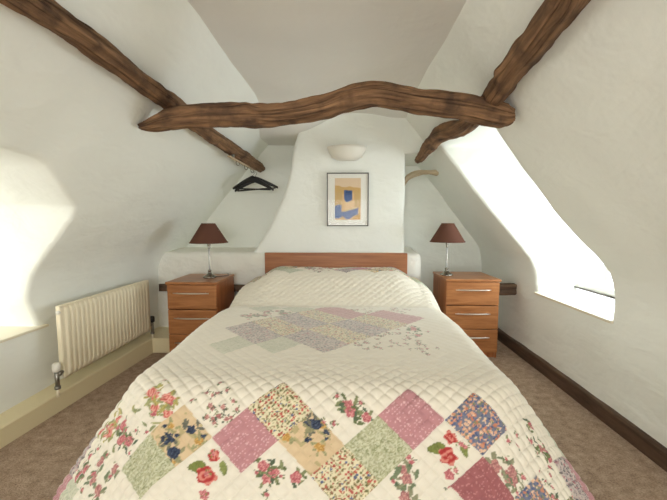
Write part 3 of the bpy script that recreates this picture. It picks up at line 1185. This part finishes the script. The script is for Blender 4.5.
def hem(bX, bY, nx, nv):
    """length of the drop, with scallops"""
    s = np.where(nv > .5, bX, bY)
    t = np.where(nv > .5, (bX + .825) / .44, (bY + 2.0) / .43)
    k = np.floor(t)
    f = t - k
    arch = np.sqrt(np.maximum(0, 1 - (2 * f - 1) ** 2))
    amp = np.where(nv > .5, np.where(k == 0, .15, .045), .05)
    cnr = np.clip(np.minimum(np.abs(nx), np.abs(nv)) / .25, 0, 1)
    return np.where(nv > .2, .575, .55) - amp * arch * (1 - cnr) + .03 * cnr


# cloth grid, finest over the foot where the pattern is seen close
us = np.arange(-1.30, 1.3001, .0042)
vs_ = np.concatenate([np.arange(.60, -.12, -.0034), np.arange(-.12, -1.25, -.0048), np.arange(-1.25, VH, -.0048), [VH]])
U, V = np.meshgrid(us, vs_)
X, Y, Z, Dd, BX, BY, NXn, NVn = quilt_pos(U, V)
HM = hem(BX, BY, NXn, NVn)
over = Dd - HM
# pull the first ring of outside vertices back on to the hem line
clampd = over > 0
U2 = np.where(clampd, U - NXn * over, U)
V2 = np.where(clampd, V - NVn * over, V)
X, Y, Z, D2, BX, BY, NXn, NVn = quilt_pos(U2, V2)

# pattern coordinates
VP_ = np.where(V2 > 0, V2 / VS, V2)
UO, VO = .10, .030 / VS
VP_ = VP_ - .045 * (U2 + .16) * np.clip((V2 + 1.0) / .8, 0, 1)
a_ = ((U2 - UO) + (VP_ - VO)) / D
b_ = ((U2 - UO) - (VP_ - VO)) / D
puff = np.abs(np.sin(math.pi * a_ * 4) * np.sin(math.pi * b_ * 4)) ** .28
lump = vnoise(U2 * 9, V2 * 9, 5) - .5
disp = (.0045 + .004 * np.clip((-1.15 - V2) / .2, 0, 1) + .0085 * np.clip((V2 + .25) / .35, 0, 1)) * puff + .005 * lump
# displace along the surface normal
gu = np.stack([np.gradient(q, axis=1) for q in (X, Y, Z)], -1)
gv_ = np.stack([np.gradient(q, axis=0) for q in (X, Y, Z)], -1)
N = np.cross(gv_, gu)
nl = np.linalg.norm(N, axis=-1, keepdims=True)
N = N / np.maximum(nl, 1e-9)
N = np.where(N[..., 2:3] < -.2, -N, N)
PQ = np.stack([X, Y, Z], -1) + N * disp[..., None]

# ---- fabrics
CREAM = L3(232, 225, 209)
shape = U2.shape
COLQ = np.tile(CREAM, shape + (1,)).astype(np.float64)


def rosette(c, x, y, cx, cy, r, cols, seed, petals=5):
    dx, dy = x - cx, y - cy
    rr_ = np.hypot(dx, dy)
    th = np.arctan2(dy, dx)
    edge = r * (.86 + .10 * np.cos(petals * th + seed) + .35 * (vnoise(th * 1.6 + seed, rr_ * 40, seed) - .5))
    m = rr_ < edge
    sw = .5 + .5 * np.sin(rr_ / r * 9 + 2.0 * np.sin(th * 2 + seed) + th) + .5 * (vnoise(x * 150, y * 150, seed + 1) - .5)
    k = np.clip((sw * 3).astype(int), 0, 2)
    pal = np.array(cols)[:3]
    c[m] = pal[k[m]]


def leaf(c, x, y, cx, cy, ang, l, w, colr):
    dx, dy = x - cx, y - cy
    p = dx * math.cos(ang) + dy * math.sin(ang)
    q = -dx * math.sin(ang) + dy * math.cos(ang)
    m = (p / l) ** 2 + (q / (w * (1 + .3 * p / l))) ** 2 < 1
    c[m] = colr * (.85 + .3 * rnd(np.floor(p[m] * 200), 1.0)[:, None])


GREENS = [L3(112, 122, 84), L3(136, 142, 104), L3(92, 106, 84)]


def sprig(c, x, y, rs, n, rad, cols, leafc, h, spread=.085, nleaf=4):
    for _ in range(n):
        cx, cy = rs.uniform(-h, h), rs.uniform(-h, h)
        for k in range(nleaf):
            an = rs.uniform(0, 6.28)
            ll = rad * rs.uniform(.45, .8)
            leaf(c, x, y, cx + math.cos(an) * rad * rs.uniform(.9, 1.6), cy + math.sin(an) * rad * rs.uniform(.9, 1.6), an + rs.uniform(-1, 1), ll, ll * .36, leafc[rs.randint(len(leafc))])
        rosette(c, x, y, cx, cy, rad * rs.uniform(.75, 1.05), cols, rs.uniform(0, 9))


def dots(c, x, y, cell, pal, density, seed, size=.42):
    gx_, gy_ = np.floor(x / cell), np.floor(y / cell)
    h1, h2, h3 = rnd(gx_, gy_, seed), rnd(gx_, gy_, seed + 1), rnd(gx_, gy_, seed + 2)
    ox, oy = (h1 - .5) * cell * .5, (h2 - .5) * cell * .5
    rr_ = np.hypot(x - (gx_ + .5) * cell - ox, y - (gy_ + .5) * cell - oy)
    m = (h3 < density) & (rr_ < cell * size * (.6 + .6 * h2))
    pal = np.array(pal)
    k = np.clip((rnd(gx_, gy_, seed + 3) * len(pal)).astype(int), 0, len(pal) - 1)
    c[m] = pal[k[m]]


RED = [L3(176, 62, 62), L3(196, 96, 88), L3(214, 140, 126)]
ROSE = [L3(196, 122, 124), L3(216, 156, 152), L3(178, 98, 104)]
DUSK = [L3(188, 132, 128), L3(206, 160, 150), L3(164, 112, 110)]
BLUE = [L3(62, 72, 92), L3(82, 92, 112), L3(52, 58, 76)]
GOLD = [L3(200, 160, 92), L3(216, 180, 116), L3(186, 142, 80)]


def paint(kind, x, y, seed, h=.085):
    rs = np.random.RandomState(seed)
    c = np.tile(CREAM, (len(x), 1))
    if kind == 'plain':
        pass
    elif kind == 'pink':
        c[:] = L3(190, 138, 142)
        dots(c, x, y, .012, [L3(228, 190, 190), L3(220, 176, 178)], .6, seed, .24)
    elif kind == 'darkpink':
        c[:] = L3(160, 100, 102)
        dots(c, x, y, .012, [L3(198, 140, 138)], .7, seed, .24)
    elif kind == 'green':
        c[:] = L3(180, 180, 148)
        m = vnoise(x * 240, y * 240, seed) > .55
        c[m] = L3(206, 206, 178)
        m = vnoise(x * 200, y * 200, seed + 4) > .74
        c[m] = L3(150, 154, 118)
    elif kind == 'liberty':
        c[:] = L3(226, 216, 184)
        dots(c, x, y, .011, [L3(140, 142, 104), L3(164, 158, 118), L3(166, 132, 96)], .85, seed, .34)
        dots(c, x + .005, y + .004, .014, [L3(176, 76, 72), L3(92, 102, 138), L3(146, 106, 80), L3(190, 98, 86), L3(112, 112, 70)], .75, seed + 7, .34)
    elif kind == 'blueorange':
        c[:] = L3(122, 126, 142)
        dots(c, x, y, .017, [L3(218, 168, 138), L3(210, 150, 120), L3(226, 190, 160), L3(200, 132, 104)], .85, seed, .46)
        dots(c, x + .006, y + .007, .014, [L3(92, 102, 140), L3(136, 140, 108), L3(104, 112, 146)], .7, seed + 3, .36)
        dots(c, x + .003, y + .002, .012, [L3(232, 206, 176), L3(80, 90, 124)], .35, seed + 5, .3)
    elif kind == 'bluegold':
        c[:] = L3(216, 192, 156)
        c[vnoise(x * 60, y * 60, seed) > .72] = L3(186, 172, 130)
        sprig(c, x, y, rs, 3, .019, GOLD, [L3(158, 156, 116)], h, nleaf=6)
        sprig(c, x, y, rs, 3, .025, BLUE, [L3(150, 146, 112), L3(112, 112, 100)], h * .75, nleaf=6)
        sprig(c, x, y, rs, 5, .010, BLUE, [L3(160, 150, 112)], h, nleaf=4)
    elif kind == 'bigrose':
        leaf(c, x, y, -.035, -.02, 1.0, .034, .020, L3(124, 132, 74))
        leaf(c, x, y, .03, .05, 2.6, .026, .013, L3(134, 142, 86))
        rosette(c, x, y, .012, -.012, .038, RED, seed)
        rosette(c, x, y, -.03, .05, .026, RED, seed + 3)
        rosette(c, x, y, .055, -.055, .020, ROSE, seed + 5)
        sprig(c, x, y, rs, 3, .010, ROSE, [L3(128, 136, 80)], h * .95, nleaf=3)
    elif kind == 'redfloral':
        for k in range(16):
            an = rs.uniform(0, 3.14)
            leaf(c, x, y, rs.uniform(-h, h), rs.uniform(-h, h), an, .020, .0055, [L3(164, 164, 116), L3(182, 170, 108), L3(142, 148, 108)][k % 3])
        sprig(c, x, y, rs, 6, .023, RED[1:] + [L3(226, 170, 156)], [L3(156, 158, 112), L3(174, 164, 100)], h * .85, nleaf=6)
        sprig(c, x, y, rs, 4, .010, ROSE, [L3(150, 156, 116)], h, nleaf=4)
    elif kind == 'rosecream':
        sprig(c, x, y, rs, 4, .023, ROSE, GREENS, h * .9, nleaf=8)
        sprig(c, x, y, rs, 6, .009, ROSE, GREENS, h, nleaf=5)
    elif kind == 'dusk':
        sprig(c, x, y, rs, 4, .026, DUSK, [L3(146, 146, 118), L3(120, 132, 104)], h * .8, nleaf=8)
        sprig(c, x, y, rs, 5, .010, ROSE, GREENS, h, nleaf=5)
    elif kind == 'trail':
        sprig(c, x, y, rs, 18, .0100, DUSK, GREENS + [L3(104, 106, 92)], h, nleaf=5)
    elif kind == 'mauve':
        c[:] = L3(196, 184, 178)
        dots(c, x, y, .012, [L3(122, 112, 118), L3(148, 130, 134), L3(206, 188, 180), L3(110, 108, 106)], .9, seed, .42)
        dots(c, x + .004, y + .003, .016, [L3(176, 120, 128), L3(96, 98, 108)], .5, seed + 2, .32)
    elif kind == 'softgreen':
        c[:] = L3(206, 206, 186)
        m = vnoise(x * 200, y * 200, seed) > .6
        c[m] = L3(186, 190, 166)
    return c


FOOT = {  # (row, column from the left)
    0: {-4: 'redfloral', -3: 'redfloral', -2: 'trail', -1: 'liberty', 0: 'rosecream', 1: 'pink', 2: 'blueorange', 3: 'rosecream', 4: 'liberty'},
    1: {-4: 'rosecream', -3: 'bluegold', -2: 'pink', -1: 'bluegold', 0: 'green', 1: 'bigrose', 2: 'dusk', 3: 'rosecream', 4: 'liberty'},
    2: {-4: 'dusk', -3: 'green', -2: 'bigrose', -1: 'rosecream', 0: 'liberty', 1: 'dusk', 2: 'darkpink', 3: 'blueorange', 4: 'liberty'},
}
RNDK = ['liberty', 'mauve', 'pink', 'trail', 'rosecream', 'softgreen', 'dusk', 'redfloral', 'green', 'bluegold']
MEDK = ['mauve', 'pink', 'dusk', 'liberty', 'trail', 'dusk', 'mauve', 'trail', 'softgreen', 'liberty', 'rosecream']

ia, ib = np.floor(a_ + .0).astype(int), np.floor(b_ + .0).astype(int)
# cell centre in pattern coordinates
cu_ = (ia + ib + 1) / 2 * D + UO
cw_ = (ia - ib) / 2 * D + VO
inouter = (cw_ >= VO + .5 * D - .01) | (np.abs(cu_) >= .98 + .3 * D) | (cw_ < VH + .36)
# medallion lattice
VC = -.73
am, bmm = (U2 + (V2 - VC) + D / 2) / D, (U2 - (V2 - VC) - D / 2) / D
iam, ibm = np.floor(am + .5).astype(int), np.floor(bmm + .5).astype(int)
cum, cwm = (iam + ibm) / 2 * D, (iam - ibm) / 2 * D - D / 2
inmed = (np.abs(cum) <= 2.02 * D) & (np.abs(cwm) <= 1.52 * D)

flat = lambda q: q.reshape(-1)
xl_, yl_ = flat(a_ - ia - .5) * D * .7071, flat(b_ - ib - .5) * D * .7071
CF = COLQ.reshape(-1, 3)
keys = flat(ia) * 1000 + flat(ib)
keys = np.where(flat(inouter) & ~flat(inmed), keys, 10 ** 8)
order = np.argsort(keys, kind='stable')
sk = keys[order]
cuts = np.flatnonzero(np.diff(sk)) + 1
for grp in np.split(order, cuts):
    key = keys[grp[0]]
    if key == 10 ** 8:
        continue
    i_, j_ = flat(ia)[grp[0]], flat(ib)[grp[0]]
    cu0, cw0 = (i_ + j_ + 1) / 2 * D + UO, (i_ - j_) / 2 * D + VO
    row = int(round((cw0 - VO - .5 * D) / (D / 2)))
    sd = abs(int(i_ * 37 + j_ * 101 + 500)) % 9973
    if row >= 0 and abs(cu0) < 1.05:
        cc = int(math.floor((cu0 - UO) / D + (.5 if row % 2 == 0 else .0) + .01))
        kind = FOOT[row].get(cc, RNDK[sd % 10]) if row < 3 else 'plain'
    elif abs(cu0) > 1.25 + .3 * D:
        kind = 'plain'
    elif row >= 3:
        kind = 'plain'
    else:
        kind = RNDK[sd % 10]
    CF[grp] = paint(kind, xl_[grp], yl_[grp], sd)
keys = np.where(flat(inmed), (flat(iam) + 50) * 1000 + flat(ibm) + 50, 10 ** 8)
order = np.argsort(keys, kind='stable')
sk = keys[order]
cuts = np.flatnonzero(np.diff(sk)) + 1
xm_, ym_ = flat(am - iam) * D * .7071, flat(bmm - ibm) * D * .7071
for grp in np.split(order, cuts):
    if keys[grp[0]] == 10 ** 8:
        continue
    sd = int(keys[grp[0]] * 7 + 3) % 9973
    CF[grp] = paint(MEDK[(sd * 5 + sd // 7) % len(MEDK)], xm_[grp], ym_[grp], sd) * .72 + CREAM * .28  # same fabrics paled towards cream: sheen and overexposure put into the colour
# slight unevenness of the cream cotton
CF *= (1 + .03 * (vnoise(flat(U2) * 30, flat(V2) * 30, 9) - .5))[:, None]

nv_, nu_ = shape
idx = np.arange(nv_ * nu_).reshape(nv_, nu_)
inside = ~clampd
fk = inside[:-1, :-1] | inside[:-1, 1:] | inside[1:, 1:] | inside[1:, :-1]
quad = np.stack([idx[:-1, :-1], idx[1:, :-1], idx[1:, 1:], idx[:-1, 1:]], -1)[fk]
used = np.zeros(nv_ * nu_, bool)
used[quad.ravel()] = True
remap = np.cumsum(used) - 1
verts = PQ.reshape(-1, 3)[used]
quad = remap[quad]
me = bpy.data.meshes.new('quilt_cover')
me.vertices.add(len(verts))
me.vertices.foreach_set('co', verts.ravel())
me.loops.add(quad.size)
me.loops.foreach_set('vertex_index', quad.ravel().astype(np.int32))
me.polygons.add(len(quad))
me.polygons.foreach_set('loop_start', np.arange(0, quad.size, 4, dtype=np.int32))
me.polygons.foreach_set('loop_total', np.full(len(quad), 4, dtype=np.int32))
me.update(calc_edges=True)
me.validate()
ca = me.color_attributes.new('Col', 'FLOAT_COLOR', 'POINT')
cc_ = CF[used]
ca.data.foreach_set('color', np.concatenate([cc_, np.ones((len(cc_), 1))], 1).ravel())
QR = empty('quilt', (BC, 2.3, .57))
QL = tag(QR, 'cream patchwork quilt with floral and pink diamond patches spread over the bed', 'quilt')
q = link('quilt_cover', me, M_FABRIC, None)
q.parent = QR
q.location = (-BC, -2.3, -.57)

# bound edge following the hem
path = []
for v in np.arange(VH, -CR, .02):
    path.append((-1, 0, -A, v))
for t in np.linspace(0, math.pi / 2, 24):
    path.append((-math.cos(t), math.sin(t), -(A - CR) - CR * math.cos(t), -CR + CR * math.sin(t)))
for u in np.arange(-(A - CR), A - CR, .012):
    path.append((0, 1, u, 0))
for t in np.linspace(math.pi / 2, 0, 24):
    path.append((math.cos(t), math.sin(t), (A - CR) + CR * math.cos(t), -CR + CR * math.sin(t)))
for v in np.arange(-CR, VH, -.02):
    path.append((1, 0, A, v))
path = np.array(path)
nx_, nv2, bu_, bv_ = path.T
bY_ = np.where(bv_ <= 0, np.interp(-bv_, arc, Yt), Y0 - bv_)
hm = hem(bu_ + BC, bY_, nx_, nv2)
bx, by, bz = quilt_pos(bu_ + nx_ * hm, bv_ + nv2 * hm)[:3]
bm = bmesh.new()
tube(bm, [(float(a) , float(b) , float(c)) for a, b, c in zip(bx, by, bz)], .0055, 8)
me = bpy.data.meshes.new('binding')
bm.to_mesh(me)
bm.free()
co = np.zeros(len(me.vertices) * 3)
me.vertices.foreach_get('co', co)
co = co.reshape(-1, 3)
s = (co[:, 0] + co[:, 1]) * 1.0
pal = np.array([CREAM * .9, L3(150, 120, 104), L3(170, 140, 120), L3(128, 120, 98), L3(164, 96, 92)])
k = (rnd(np.floor(s * 90), np.floor(co[:, 2] * 90), 4) * 5).astype(int)
ca = me.color_attributes.new('Col', 'FLOAT_COLOR', 'POINT')
ca.data.foreach_set('color', np.concatenate([pal[k], np.ones((len(k), 1))], 1).ravel())
qb = link('binding', me, M_BIND, None)
qb.parent = QR
qb.location = (-BC, -2.3, -.57)
